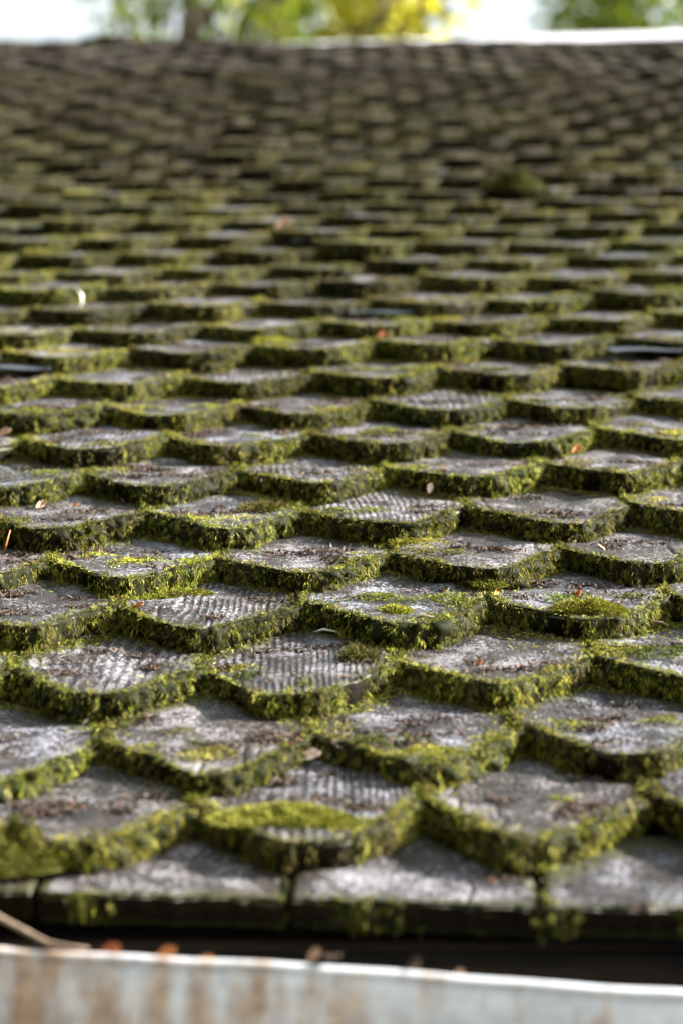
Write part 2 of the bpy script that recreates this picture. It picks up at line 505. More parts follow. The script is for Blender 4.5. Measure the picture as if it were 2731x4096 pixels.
def moss_mesh(name, seed, pts, wob, wd, ltop, hi=True, lush=0.6, straight=False, dry=0.0):
    r = np.random.default_rng(seed + 900)
    hw = wd / 2
    # path along the butt, with a little of both sides
    xs = np.linspace(-hw, hw, 120)
    yl = lower_edge(pts, xs, wob)
    side = np.linspace(0.026, 0.0, 12)[:-1]
    path = np.concatenate([np.stack([np.full(11, -hw), yl[0] + side], -1), np.stack([xs, yl], -1), np.stack([np.full(11, hw), yl[-1] + side[::-1]], -1)])
    seg = np.linalg.norm(np.diff(path, axis=0), axis=1)
    s = np.concatenate([[0], np.cumsum(seg)])
    na = 90 if hi else 22
    sa = np.linspace(0, s[-1], na)
    P = np.stack([np.interp(sa, s, path[:, 0]), np.interp(sa, s, path[:, 1])], -1)
    tg = norm(np.gradient(P, axis=0))
    Nn = np.stack([tg[:, 1], -tg[:, 0]], -1)
    ker = np.ones(5) / 5
    Nn = norm(np.stack([np.convolve(np.pad(Nn[:, i], 2, 'edge'), ker, 'valid') for i in (0, 1)], -1))
    c1 = smooth_noise(seed + 11, (6, 22)); c2 = smooth_noise(seed + 12, (60, 170)); c3 = smooth_noise(seed + 13, (15, 60))
    cov = np.clip(lush + 0.08 + 0.60 * c1(sa, sa * 0) + 0.22 * c2(sa, sa * 0), 0.0, 1.25)
    rim = np.clip(0.0022 + 0.0075 * (lush - 0.72 + c3(sa, sa * 0) * 0.85), 0.0005, 0.016)
    nq_ = 11 if hi else 6
    qs = np.linspace(0, 1, nq_)
    ti = 0.30
    V = np.zeros((na, nq_, 3))
    for j, qv in enumerate(qs):
        lm = 0.5 + 0.5 * c2(sa, qv * 0.02 + sa * 0)
        if qv <= ti:
            k = qv / ti
            base = P - Nn * (rim * (1 - k))[:, None]
            hgt = -0.0010 * (1 - k) + (0.0003 + 0.0011 * lm) * np.clip(cov, 0, 1) * math.sin(k * math.pi / 2 + 0.01) - 0.0014 * (cov < 0.15)
            V[:, j, :2] = base
            V[:, j, 2] = topn(base[:, 0], base[:, 1]) + hgt
        else:
            k = (qv - ti) / (1 - ti)
            bul = (-0.0012 + (0.0018 + 0.0044 * lm) * np.clip(cov, 0, 1.1) * (0.55 + 0.75 * math.sin(math.pi * min(k * 0.8 + 0.12, 1.0))))
            base = P + Nn * bul[:, None]
            V[:, j, :2] = base
            V[:, j, 2] = topn(P[:, 0], P[:, 1]) + 0.0012 * (1 - k) * np.clip(cov, 0, 1) - (THICK * 1.02) * k
    idx = np.arange(na * nq_).reshape(na, nq_)
    Q = np.stack([idx[:-1, :-1], idx[:-1, 1:], idx[1:, 1:], idx[1:, :-1]], -1).reshape(-1, 4)
    shellV = V.reshape(-1, 3)
    du = np.gradient(V, axis=0); dv = np.gradient(V, axis=1)
    Nm = norm(np.cross(dv, du))
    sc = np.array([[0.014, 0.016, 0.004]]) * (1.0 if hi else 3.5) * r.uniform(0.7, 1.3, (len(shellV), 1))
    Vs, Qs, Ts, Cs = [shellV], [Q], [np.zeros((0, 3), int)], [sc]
    off = len(shellV)
    def add(res):
        nonlocal off
        v, q_, t_, c_ = res
        Vs.append(v); Qs.append(q_ + off); Ts.append(t_ + off); Cs.append(c_)
        off += len(v)
    # tufts along the butt
    per = 9 if hi else 4
    ncl = (730 if hi else 125)
    if straight: ncl = int(ncl * 0.5)
    ia = r.uniform(0, na - 1.001, ncl * 2)
    keep = r.uniform(0, 1, ncl * 2) < np.interp(ia, np.arange(na), cov) * 0.95
    ia = ia[keep][:ncl]; n = len(ia)
    iq = r.uniform(0.4, nq_ - 1.6, n)
    if n:
        i0, j0 = ia.astype(int), iq.astype(int)
        ct = V[i0, j0] + (V[i0 + 1, j0] - V[i0, j0]) * (ia - i0)[:, None] + (V[i0, j0 + 1] - V[i0, j0]) * (iq - j0)[:, None]
        nn = Nm[i0, j0]
        flat = (iq < nq_ * 0.3)[:, None]
        cd = norm(nn * np.where(flat, 0.35, 0.42) + np.where(flat, GRAV * 0.25, np.array([[0, -0.22, -0.90]])) + r.normal(0, 0.30, (n, 3)))
        cc = pick_cols(r, n)
        # browner low down on some stretches
        br = np.clip(c1(ia * 0.013 + 5, ia * 0), 0, 1)[:, None] * 0.8
        cc = cc * (1 - br) + np.array([0.085, 0.066, 0.032]) * br
        ctn = np.repeat(ct, per, 0) + r.normal(0, 0.0009, (n * per, 3))
        dr = np.repeat(cd, per, 0) + r.normal(0, 0.28, (n * per, 3))
        L = np.repeat(r.uniform(0.0017, 0.0041, n), per) * r.uniform(0.6, 1.2, n * per)
        wdh = r.uniform(0.00022, 0.00042, n * per) * (1.0 if hi else 3.0)
        cl = np.repeat(cc, per, 0) * r.uniform(0.8, 1.2, (n * per, 1))
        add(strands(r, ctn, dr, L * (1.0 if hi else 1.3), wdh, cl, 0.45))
    # flat mats on the top face, and a strip where the course above overhangs
    tops, tcol, tlen = [], [], []
    npatch = r.poisson(1.6 + 2.2 * lush)
    for _ in range(npatch):
        cx, cv = r.uniform(-0.040, 0.040), r.uniform(-0.042, 0.022)
        ra = r.uniform(0.003, 0.010) * (1 + 0.8 * (r.uniform() < 0.3 * lush + 0.1))
        k = int((170 if hi else 9) * (ra / 0.008) ** 2)
        rr = ra * np.sqrt(r.uniform(0, 1, k)); an = r.uniform(0, 2 * np.pi, k)
        lobes = 1 + 0.4 * np.sin(an * 3 + r.uniform(0, 6)) + 0.25 * np.sin(an * 5 + r.uniform(0, 6))
        x = cx + rr * lobes * np.cos(an) * 1.35; v = cv + rr * lobes * np.sin(an) * 0.9
        h = 0.0016 * np.clip(1 - (rr / ra) ** 2, 0, 1) * r.uniform(0.3, 1.6) * (ra / 0.008)
        tops.append(np.stack([x, v, topn(x, v) + h + 0.0002], -1))
        tcol.append(pick_cols(r, 1).repeat(k, 0) * r.uniform(0.8, 1.25, (k, 1)))
    k = int((1100 if hi else 30) * (0.5 + lush))
    x = r.uniform(-hw, hw, k)
    up = np.interp(np.abs(x), [0, hw], [E_ROW, E_ROW - S_TIP])
    dens = smooth_noise(seed + 21, (8, 30))
    d = r.exponential(0.0062 * np.clip(0.9 + 0.8 * dens(x, x * 0), 0.15, 2), k)
    v = up - d + 0.002
    tops.append(np.stack([x, v, topn(x, v) + 0.0003], -1)); tcol.append(pick_cols(r, k) * 0.85)
    # scattered threads creeping in from the rim
    k = int((260 if hi else 12) * (0.4 + lush))
    ii = r.integers(0, na, k)
    inn = r.exponential(0.004, k) + 0.001
    b = P[ii] - Nn[ii] * inn[:, None]
    tops.append(np.stack([b[:, 0], b[:, 1], topn(b[:, 0], b[:, 1]) + 0.0002], -1)); tcol.append(pick_cols(r, k))
    tp = np.concatenate(tops); tcl = np.concatenate(tcol)
    ylv = np.interp(tp[:, 0], xs, yl)
    ok = (np.abs(tp[:, 0]) < hw) & (tp[:, 1] > ylv)
    tp, tcl = tp[ok], tcl[ok]
    n = len(tp)
    if n and not straight:
        dr = r.normal(0, 1, (n, 3)); dr[:, 2] = np.abs(dr[:, 2]) * 0.35 + 0.12; dr[:, 1] -= 0.35
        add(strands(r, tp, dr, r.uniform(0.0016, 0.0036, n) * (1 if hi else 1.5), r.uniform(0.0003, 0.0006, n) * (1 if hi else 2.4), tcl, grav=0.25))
    C = np.concatenate(Cs)
    if dry:
        bw = (C @ np.array([0.2126, 0.7152, 0.0722]))[:, None] * np.array([[0.56, 0.44, 0.365]])
        C = C * (1 - dry) + bw * dry
    me = mesh_np(name, np.concatenate(Vs), np.concatenate(Qs), np.concatenate(Ts), mats=[M_MOSS], smooth=True)
    attr_c(me, 'tint', C)
    return me

# ---- variants
N_HI = 39
HI = []
for i in range(N_HI):
    wd = PITCH - 0.0018
    me, pts, wob, ltop = shingle_mesh('shingle_%02d' % i, 1000 + 17 * i, wd)
    lush = [0.75, 0.9, 0.6, 0.8, 1.0, 0.68][i % 6]
    HI.append((me, moss_mesh('moss_%02d' % i, 1000 + 17 * i, pts, wob, wd, ltop, True, lush)))
N_ST = 6
ST = []
for i in range(N_ST):
    wd = PITCH - 0.0024
    me, pts, wob, ltop = shingle_mesh('starter_shingle_%02d' % i, 5000 + 13 * i, wd, True, True)
    ST.append((me, moss_mesh('starter_moss_%02d' % i, 5000 + 13 * i, pts, wob, wd, ltop, True, 0.05, True)))

def grab(me):
    V = np.zeros(len(me.vertices) * 3, np.float32); me.vertices.foreach_get('co', V)
    faces = [tuple(p.vertices) for p in me.polygons]
    q = np.array([f_ for f_ in faces if len(f_) == 4]).reshape(-1, 4); t = np.array([f_ for f_ in faces if len(f_) == 3]).reshape(-1, 3)
    qm = np.array([p.material_index for p in me.polygons if len(p.vertices) == 4])
    return V.reshape(-1, 3), q, t, qm

def grab_attr(me, name, width):
    a = me.attributes[name]
    d = np.zeros(len(me.vertices) * width, np.float32)
    a.data.foreach_get('color' if width == 4 else 'value', d)
    return d.reshape(-1, width) if width > 1 else d

LO = []
for i in range(12):
    wd = PITCH - 0.0018
    me, pts, wob, ltop = shingle_mesh('far_shingle', 7000 + 17 * i, wd, False)
    mm = moss_mesh('far_moss', 7000 + 17 * i, pts, wob, wd, ltop, False, [0.8, 0.95, 0.65, 0.85][i % 4])
    LO.append((grab(me), np.stack([grab_attr(me, 'phase', 1), grab_attr(me, 'fade', 1)], -1), grab_attr(me, 'edge', 1), grab(mm), grab_attr(mm, 'tint', 4)[:, :3]))
    bpy.data.meshes.remove(me); bpy.data.meshes.remove(mm)

# ---- where the courses lie, measured on the roof plane (metres)
MEAS_V = [0.7903, 0.8601, 0.9456, 1.0313, 1.1098, 1.1912, 1.2753, 1.3589, 1.4392, 1.5313, 1.6212, 1.7032, 1.7855, 1.8756, 1.9560]
MEAS_K = [0.03, 0.09, 0.045, 0.045, 0.055, 0.055, 0.075, 0.066, 0.060, 0.10, 0.115, 0.115, 0.12, 0.119, 0.12]
MEAS_U = {0: [-0.0641, 0.0358, 0.1364], 1: [-0.1132, -0.0133, 0.0857], 2: [-0.1693, -0.0719, 0.0302, 0.1323], 3: [-0.1238, -0.0222, 0.0834, 0.185],
          4: [-0.1716, -0.0728, 0.0291, 0.1327], 5: [-0.1221, -0.0245, 0.0816, 0.184], 6: [-0.1692, -0.069, 0.0314, 0.1362],
          7: [-0.2227, -0.1227, -0.0229, 0.0797, 0.1832], 8: [-0.1741, -0.076, 0.0245, 0.1253, 0.224], 9: [-0.2225, -0.1233, -0.0239, 0.0781, 0.1797]}
DV = {(1, 1): -0.006, (1, 2): 0.008, (3, 3): -0.006, (4, 1): 0.002}

cam_f = 2352 * 70 / 36.0
def project(u, v, n=0.0):
    zc = v * math.cos(THETA) + (H_CAM - n) * math.sin(THETA)
    yc = (H_CAM - n) * math.cos(THETA) - v * math.sin(THETA)
    return 784 + cam_f * u / zc, 1176 + cam_f * yc / zc, zc

SAG1, SAG2, SAG3 = smooth_noise(501, (0.6, 1.6)), smooth_noise(502, (2, 5)), smooth_noise(503, (1, 4))
tiles = []
for i in range(-1, N_ROWS + 1):
    if i < 0: v0, k = V_FIRST - E_ROW + 0.001, -0.06
    elif i < 15: v0, k = MEAS_V[i], MEAS_K[i]
    else:
        v0 = 1.9560 + (i - 14) * (V_RIDGE - 0.020 - 1.9560) / (N_ROWS + 0.25 - 14)
        k = float(np.interp(i, [14, 22, 34, 40], [0.12, 0.10, 0.035, 0.0]))
    off = 0.029 if i % 2 == 0 else -0.0225
    lo_j, hi_j = -16, 16
    us = [off + PITCH * j + random.uniform(-0.0018, 0.0018) for j in range(lo_j, hi_j + 1)]
    for mu in MEAS_U.get(i, []):
        b = min(range(len(us)), key=lambda q: abs(us[q] - mu))
        us[b] = mu
    for j in range(len(us) - 1):
        uc = (us[j] + us[j + 1]) / 2
        if abs(uc) > 0.45 + 0.20 * v0 + 0.02: continue
        wd = us[j + 1] - us[j]
        jit = 0.0012 if i < 10 else (0.003 if i < 20 else 0.007)
        vv = v0 + k * uc + random.uniform(-jit, jit)
        if i >= 9:
            fz = min(1.0, (i - 8) / 10.0)
            vv += 0.010 * fz * float(SAG1(uc, vv)) + 0.005 * fz * float(SAG2(uc, vv))
        px, py, zc = project(uc, vv)
        half = 0.055 * cam_f / zc
        inview = -half < px < 1568 + half and py < 2500
        tiles.append(dict(row=i, u=uc, v=vv, k=k, wd=wd, zc=zc, inview=inview))

vis = sorted([t for t in tiles if t['inview']], key=lambda t: t['zc'])
single = vis[:300]
for t in single: t['single'] = True

LOOK = {}      # which built variant a near tile takes
near_i = 0
dry_r = random.Random(3)
tile_mats = []
stuffV, stuffQ, stuffQM, stuffG, stuffE = [], [], [], [], []
mV, mQ, mT, mC = [], [], [], []
so = mo = 0
for t in tiles:
    i = t['row']
    sx = t['wd'] / PITCH
    lift = random.uniform(-0.0008, 0.0016) * (1 if i < 12 else (1.8 if i < 20 else 2.6))
    if i >= 9: lift += 0.0035 * min(1.0, (i - 8) / 10.0) * float(SAG3(t['u'], t['v']))
    rot = Matrix.Rotation(math.atan(t['k']) * 0.75 + random.gauss(0, 0.014 if i < 10 else 0.035), 4, 'Z') @ Matrix.Rotation(random.gauss(0, 0.012), 4, 'Y') @ Matrix.Rotation(random.gauss(0, 0.010), 4, 'X')
    Mx = Matrix.Translation((t['u'], t['v'], lift)) @ rot @ Matrix.Diagonal((sx, 1, 1, 1))
    dry = float(np.clip(np.interp(i, [0, 8, 13, 21, 40], [0, 0.06, 0.2, 0.62, 0.95]) + dry_r.uniform(-0.18, 0.12), 0, 1))
    t['M'] = Mx
    if t.get('single'):
        if i < 0: me, mm = ST[near_i % N_ST]
        else: me, mm = HI[(near_i * 1 + (near_i // N_HI) * 5) % N_HI]
        near_i += 1
        o = obj('shingle', me, roof); o.matrix_local = Mx
        m_ = obj('moss', mm, o); m_['kind'] = 'stuff'; m_['dryness'] = dry
        t['obj'] = o
    else:
        (SV, SQ, ST_, SM), G, Ed, (MV, MQ, MT, _), MC = LO[random.randrange(len(LO))]
        A = np.array(Mx)
        stuffV.append(SV @ A[:3, :3].T + A[:3, 3]); stuffQ.append(SQ + so); stuffQM.append(SM); stuffG.append(G); stuffE.append(Ed); so += len(SV)
        c = MC * random.uniform(0.75, 1.2)
        bw = (c @ np.array([0.2126, 0.7152, 0.0722]))[:, None] * np.array([[0.56, 0.44, 0.365]])
        mV.append(MV @ A[:3, :3].T + A[:3, 3]); mQ.append(MQ + mo); mT.append(MT + mo); mC.append(c * (1 - dry) + bw * dry); mo += len(MV)

sm = mesh_np('far_shingles', np.concatenate(stuffV), np.concatenate(stuffQ), mats=[M_WOOD, M_BUTT], qmat=np.concatenate(stuffQM), smooth=True)
_g = np.concatenate(stuffG); attr_f(sm, 'phase', _g[:, 0]); attr_f(sm, 'fade', _g[:, 1]); attr_f(sm, 'edge', np.concatenate(stuffE))
far = obj('far_shingles', sm, roof); far['kind'] = 'stuff'
fm = mesh_np('far_moss', np.concatenate(mV), np.concatenate(mQ), np.concatenate(mT), mats=[M_MOSS], smooth=True)
attr_c(fm, 'tint', np.concatenate(mC))
fmo = obj('moss', fm, far); fmo['kind'] = 'stuff'; fmo['dryness'] = 0.0

# ---- deck under the shingles: a closed gable
def prism(name, sec, u0, u1, mat, parent=None, bevel=0.0):
    """sec = list of (v, n) points, counter-clockwise seen from +u"""
    k = len(sec)
    V = [(u0, a, b) for a, b in sec] + [(u1, a, b) for a, b in sec]
    me = bpy.data.meshes.new(name)
    me.from_pydata(V, [], [tuple(range(k))[::-1], tuple(range(k, 2 * k))] + [(i, (i + 1) % k, (i + 1) % k + k, i + k) for i in range(k)])
    me.materials.append(mat); me.update()
    o = obj(name, me, parent)
    if bevel:
        b = o.modifiers.new('bevel', 'BEVEL'); b.width = bevel; b.segments = 2
    return o

vr = V_RIDGE + 0.01
def back(d):                       # a point d metres down the far slope, in roof coordinates
    a = -2 * PHI
    return (vr + d * math.cos(a), -0.030 + d * math.sin(a))
prism('roof_deck', [(0.715, -0.030), (0.715, -0.052), (vr - 0.05, -0.085), back(3.3), (back(3.3)[0] + 0.02, back(3.3)[1] + 0.03), (vr, -0.030)], -1.35, 1.35, M_DECK, roof)
# fascia board under the eave
fv, fn = 0.722, -0.026
cs, sn = math.cos(PHI), math.sin(PHI)
dn = lambda a, b: (fv - a * sn + b * cs, fn - a * cs - b * sn)      # a metres down, b metres back
prism('fascia_board', [dn(0, 0), dn(0.16, 0), dn(0.16, 0.022), dn(0, 0.022)], -1.35, 1.35, M_FASCIA, roof, 0.002)
# pale metal ridge capping, lifted towards the right
cap = prism('ridge_capping', [(-0.05, -0.004), (-0.048, -0.006), (0, -0.001), (0.03, -0.06), (0.033, -0.058), (0.003, 0.004)], -1.4, 1.4, M_CAP, roof, 0.0)
cap.location = (0.0, V_RIDGE + 0.035, -0.011)
cap.rotation_euler = (0, -0.030, 0)

# ---- blue-grey sheets slipped in where shingles were mended
def sheet(u, v, rz, sx, sy):
    me = bpy.data.meshes.new('metal_patch')
    nx = 6
    V, F = [], []
    for a in range(nx + 1):
        x = (a / nx - 0.5) * sx
        for y, z in ((-sy / 2, 0.0016 + 0.001 * math.sin(a)), (sy / 2, 0.0008), (sy / 2, -0.0004), (-sy / 2, 0.0004 + 0.001 * math.sin(a))):
            V.append((x, y, z - TAN_T * y))
    for a in range(nx):
        for c in range(4):
            F.append((a * 4 + c, a * 4 + (c + 1) % 4, a * 4 + 4 + (c + 1) % 4, a * 4 + 4 + c))
    F += [(0, 1, 2, 3), (nx * 4 + 3, nx * 4 + 2, nx * 4 + 1, nx * 4)]
    me.from_pydata(V, [], F); me.materials.append(M_PATCH); me.update()
    o = obj('metal_patch', me, roof)
    o.location = (u, v, 0.0005); o.rotation_euler = (0, 0, rz)
    return o


for a_ in ((-0.363, 2.150, 0.08, 0.075, 0.045), (-0.262, 1.548, 0.06, 0.06, 0.04), (0.034, 1.742, 0.10, 0.055, 0.032), (0.256, 1.607, 0.11, 0.07, 0.04), (-0.02, 2.07, 0.1, 0.06, 0.035), (-0.30, 2.26, 0.1, 0.09, 0.05)):
    sheet(*a_)

# ------------------------------------------------------------------ small things lying on the shingles
def surface(u, v):
    """height of the shingle that lies on top at (u, v), in roof coordinates, and its tile"""
    best = None
    for t in tiles:
        if abs(t['u'] - u) > 0.06 or not -0.07 < v - t['v'] < 0.1: continue
        p = t['M'].inverted() @ Vector((u, v, 0))
        hw = PITCH / 2 - 0.001
        low = -S_TIP * max(0.0, min(1.0, (1 - abs(p.x) / hw) * 1.15)) if t['row'] >= 0 else 0.0
        if abs(p.x) <= hw and p.y >= low and (best is None or t['row'] > best[1]['row']):
            q = t['M'] @ Vector((p.x, p.y, topn(p.x, p.y)))
            best = (q.z, t)
    return best if best else (0.0, None)

LIT_C = np.array([[0.032, 0.018, 0.011], [0.018, 0.011, 0.008], [0.055, 0.030, 0.015], [0.11, 0.045, 0.017], [0.08, 0.06, 0.04]])
def flakes(r, P, size):
    n = len(P)
    a = norm(r.normal(0, 1, (n, 3)) * np.array([1, 1, 0.45])); b = norm(np.cross(a, r.normal(0, 1, (n, 3))))
    c = norm(np.cross(a, b))
    l = size * r.uniform(0.6, 1.8, n); wd = size * r.uniform(0.2, 0.5, n)
    A, B, C = a * l[:, None] / 2, b * wd[:, None] / 2, c * wd[:, None] * 0.3
    V = np.stack([P - A, P - B - C * 0.5, P + B - C * 0.5, P + C, P + A], 1).reshape(-1, 3)
    i = np.arange(n) * 5
    T = np.concatenate([np.stack(x, -1) for x in ((i, i + 2, i + 1), (i, i + 1, i + 3), (i, i + 3, i + 2), (i + 4, i + 1, i + 2), (i + 4, i + 3, i + 1), (i + 4, i + 2, i + 3))])
    col_ = LIT_C[r.choice(5, n, p=[.34, .27, .2, .10, .09])] * r.uniform(0.7, 1.3, (n, 1))
    return V, T, np.repeat(col_, 5, 0)

r = np.random.default_rng(77)
LV, LT, LC = [], [], []
lo_ = 0
for t in tiles:
    if not t.get('single') or t['row'] > 13: continue
    A = np.array(t['M'])
    for _ in range(r.integers(4, 10) if t['row'] >= 0 else 1):
        cx, cv = r.uniform(-0.038, 0.038), r.uniform(-0.030, 0.040)
        if cv < -S_TIP * (1 - abs(cx) / 0.05) + 0.006: continue
        k = int(r.integers(8, 100) * (0.5 if t['row'] > 8 else 1))
        sx, sy = r.uniform(0.003, 0.011), r.uniform(0.002, 0.004)
        x = cx + r.normal(0, sx, k); v = cv + r.normal(0, sy, k)
        okk = np.abs(x) < 0.046
        x, v = x[okk], v[okk]
        if not len(x): continue
        P = np.stack([x, v, topn(x, v) + np.abs(r.normal(0, 0.0007, len(x))) + 0.0004], -1) @ A[:3, :3].T + A[:3, 3]
        V, T, C = flakes(r, P, 0.0033)
        LV.append(V); LT.append(T + lo_); LC.append(C); lo_ += len(V)
for t in tiles:
    if not t.get('single') or not 0 <= t['row'] <= 13: continue
    A = np.array(t['M'])
    k = int(r.integers(20, 70))
    x = r.uniform(-0.047, 0.047, k)
    v = np.interp(np.abs(x), [0, 0.05], [E_ROW, E_ROW - S_TIP]) - np.abs(r.normal(0.002, 0.004, k))
    P = np.stack([x, v, topn(x, v) + np.abs(r.normal(0, 0.0010, k)) + 0.0006], -1) @ A[:3, :3].T + A[:3, 3]
    V, T, C = flakes(r, P, 0.0036)
    LV.append(V); LT.append(T + lo_); LC.append(C); lo_ += len(V)
lm = mesh_np('leaf_litter', np.concatenate(LV), None, np.concatenate(LT), mats=[M_LITTER])
attr_c(lm, 'tint', np.concatenate(LC))
lit = obj('leaf_litter', lm)
lit.location = roof.location; lit.rotation_euler = roof.rotation_euler
tag(lit, 'brown crumbs of bark and dead moss strewn over the shingle tops', 'litter', kind='stuff')

def place(o, u, v, lift=0.0, rz=0.0, rx=0.0, ry=0.0):
    n, _ = surface(u, v)
    o.location = world(u, v, n + lift)
    o.rotation_euler = (Matrix.Rotation(PHI - math.atan(TAN_T), 3, 'X') @ Matrix.Rotation(rz, 3, 'Z') @ Matrix.Rotation(ry, 3, 'Y') @ Matrix.Rotation(rx, 3, 'X')).to_euler()

def leaf_mesh(name, L, W, curl, cup, mat, seed=0, thick=0.0003):
    """a curled leaf: a tapered blade bent along its length, with a raised midrib and real thickness"""
    rr = random.Random(seed)
    nl, nw = 10, 6
    V, F = [], []
    for side in (0, 1):
        for i in range(nl + 1):
            s_ = i / nl
            wdt = W * (math.sin(math.pi * min(1, 0.04 + s_ * 0.94)) ** 0.75) * (1 + 0.15 * rr.uniform(-1, 1))
            ang = curl * (s_ - 0.15)
            x = L * (s_ if abs(curl) < 1e-3 else math.sin(curl * s_) / curl)
            z = 0 if abs(curl) < 1e-3 else L * (1 - math.cos(curl * s_)) / curl
            for j in range(nw + 1):
                c = j / nw - 0.5
                V.append((x, c * wdt, z + cup * wdt * (abs(c) * 2) ** 1.6 - 0.04 * W * math.exp(-(c * 9) ** 2) - side * thick))
    m_ = (nl + 1) * (nw + 1)
    for i in range(nl):
        for j in range(nw):
            a = i * (nw + 1) + j
            F.append((a, a + nw + 1, a + nw + 2, a + 1))
            F.append((m_ + a, m_ + a + 1, m_ + a + nw + 2, m_ + a + nw + 1))
    rim = [i * (nw + 1) for i in range(nl + 1)] + [nl * (nw + 1) + j for j in range(1, nw + 1)] + [i * (nw + 1) + nw for i in range(nl - 1, -1, -1)] + [j for j in range(nw - 1, 0, -1)]
    for a, b in zip(rim, rim[1:] + rim[:1]): F.append((b, a, a + m_, b + m_))
    me = bpy.data.meshes.new(name)
    me.from_pydata(V, [], F); me.materials.append(mat); me.update()
    me.polygons.foreach_set('use_smooth', [True] * len(F))
    return me

def dry_leaf(name, label, cat, u, v, L, W, mat, curl=0.8, cup=0.3, rz=0.0, rx=0.0, lift=0.001, seed=1):
    o = obj(name, leaf_mesh(name, L, W, curl, cup, M_DEAD[mat], seed))
    place(o, u, v, lift, rz, rx)
    tag(o, label, cat, 'dead leaves and petals on the roof')
    return o

dry_leaf('dry_leaf', 'curled orange leaf on the moss beside the wide dark gap', 'leaf', -0.1150, 1.022, 0.0085, 0.0040, 'orange', 0.7, 0.5, -0.5, 0.3, 0.003, 2)
dry_leaf('dry_leaf', 'tan pink leaf against the left edge of the picture', 'leaf', -0.2480, 1.352, 0.016, 0.007, 'tan', 0.9, 0.4, 0.3, 0.5, 0.003, 3)
dry_leaf('petal', 'pale pink petal at the shingle gap in the blurred front rows', 'petal', -0.0200, 0.8480, 0.011, 0.006, 'pink', 0.6, 0.3, 0.1, 0.5, 0.0025, 4)
dry_leaf('dry_leaf', 'upright tan leaf scrap on a shingle at the far left', 'leaf', -0.1940, 1.199, 0.0075, 0.004, 'tan', 1.4, 0.5, 1.2, 0.8, 0.002, 5)
dry_leaf('bud_scale', 'red brown bud scale on a blurred shingle high at centre', 'bud', 0.0318, 1.640, 0.007, 0.006, 'red', 1.2, 0.8, 0.6, 0.2, 0.002, 6)
dry_leaf('petal', 'pinkish curled petal hanging over a mossy shingle edge', 'petal', 0.0570, 1.238, 0.010, 0.004, 'pink', 1.3, 0.5, 1.5, 0.2, 0.003, 7)
dry_leaf('dry_leaf', 'orange leaf scrap caught in moss on the right', 'leaf', 0.1600, 1.322, 0.009, 0.005, 'orange', 1.3, 0.6, 0.9, 0.5, 0.003, 8)
dry_leaf('bud_scale', 'amber bud scale standing below a mossy shingle point', 'bud', 0.0850, 1.040, 0.0060, 0.0026, 'orange', 0.5, 0.9, 1.5, 0.9, 0.003, 9)
dry_leaf('bud_scale', 'shiny red bud on the big round moss patch', 'bud', 0.1295, 1.028, 0.0046, 0.0036, 'red', 1.6, 0.9, 0.2, 0.0, 0.0045, 10)
dry_leaf('dry_leaf', 'reddish leaf scrap far up the blurred roof', 'leaf', -0.0703, 2.135, 0.018, 0.012, 'tan', 1.1, 0.5, 0.6, 0.7, 0.003, 11)
dry_leaf('dry_leaf', 'orange scrap on bare grey wood at the left', 'leaf', -0.1720, 1.205, 0.0048, 0.0022, 'orange', 0.8, 0.4, 0.3, 0.3, 0.002, 12)
dry_leaf('dry_leaf', 'small tan scrap under the right hand shingle row', 'leaf', 0.1560, 1.112, 0.007, 0.0035, 'tan', 0.9, 0.4, 2.4, 0.3, 0.002, 13)
dry_leaf('bud_scale', 'tiny red scale on the brown striped shingle', 'bud', 0.0690, 0.938, 0.0040, 0.0034, 'red', 1.2, 0.6, 0.4, 0.0, 0.002, 14)

def tube_mesh(name, pts, rad, mat, sides=7):
    pts = [Vector(p) for p in pts]
    V, F = [], []
    for i, p in enumerate(pts):
        d = (pts[min(i + 1, len(pts) - 1)] - pts[max(i - 1, 0)]).normalized()
        a = d.orthogonal().normalized(); b = d.cross(a)
        rr = rad[i] if isinstance(rad, (list, tuple)) else rad
        for k in range(sides):
            an = 2 * math.pi * k / sides
            V.append(p + (a * math.cos(an) + b * math.sin(an)) * rr)
    for i in range(len(pts) - 1):
        for k in range(sides):
            F.append((i * sides + k, i * sides + (k + 1) % sides, (i + 1) * sides + (k + 1) % sides, (i + 1) * sides + k))
    F.append(tuple(range(sides))[::-1]); F.append(tuple((len(pts) - 1) * sides + k for k in range(sides)))
    me = bpy.data.meshes.new(name)
    me.from_pydata(V, [], F); me.materials.append(mat); me.update()
    me.polygons.foreach_set('use_smooth', [True] * len(F))
    return me

def stalk(name, label, cat, u, v, pts, rad, mat):
    o = obj(name, tube_mesh(name, pts, rad, M_DEAD[mat]))
    place(o, u, v, 0.001)
    return tag(o, label, cat)

stalk('pine_needle', 'orange needle leaning on moss at the left edge', 'needle', -0.2030, 1.128, [(0, 0, 0), (0.0015, -0.001, 0.006), (0.004, 0, 0.014)], [0.0006, 0.0006, 0.0003], 'orange')
stalk('grass_stem', 'pale curved stem standing on a blurred mossy shingle', 'stem', -0.2345, 1.735, [(0, 0, 0), (0.004, 0, 0.006), (0.004, 0.002, 0.013), (-0.001, 0.004, 0.019), (-0.006, 0.004, 0.021)], [0.0009, 0.001, 0.001, 0.0009, 0.0005], 'white')
stalk('plant_fibre', 'white fibre lying at a shingle edge in the centre', 'fibre', -0.0150, 1.012, [(0, 0, 0.001), (0.005, -0.002, 0.003), (0.011, -0.002, 0.002), (0.015, -0.003, 0.001)], [0.0004, 0.0007, 0.0006, 0.0003], 'white')
stalk('twig_scrap', 'forked grey twig scrap on moss near the right edge', 'twig', 0.1690, 1.022, [(0, 0, 0.001), (0.003, -0.001, 0.003), (0.008, -0.002, 0.0025), (0.011, -0.004, 0.001)], [0.0006, 0.0008, 0.0006, 0.0003], 'twig')
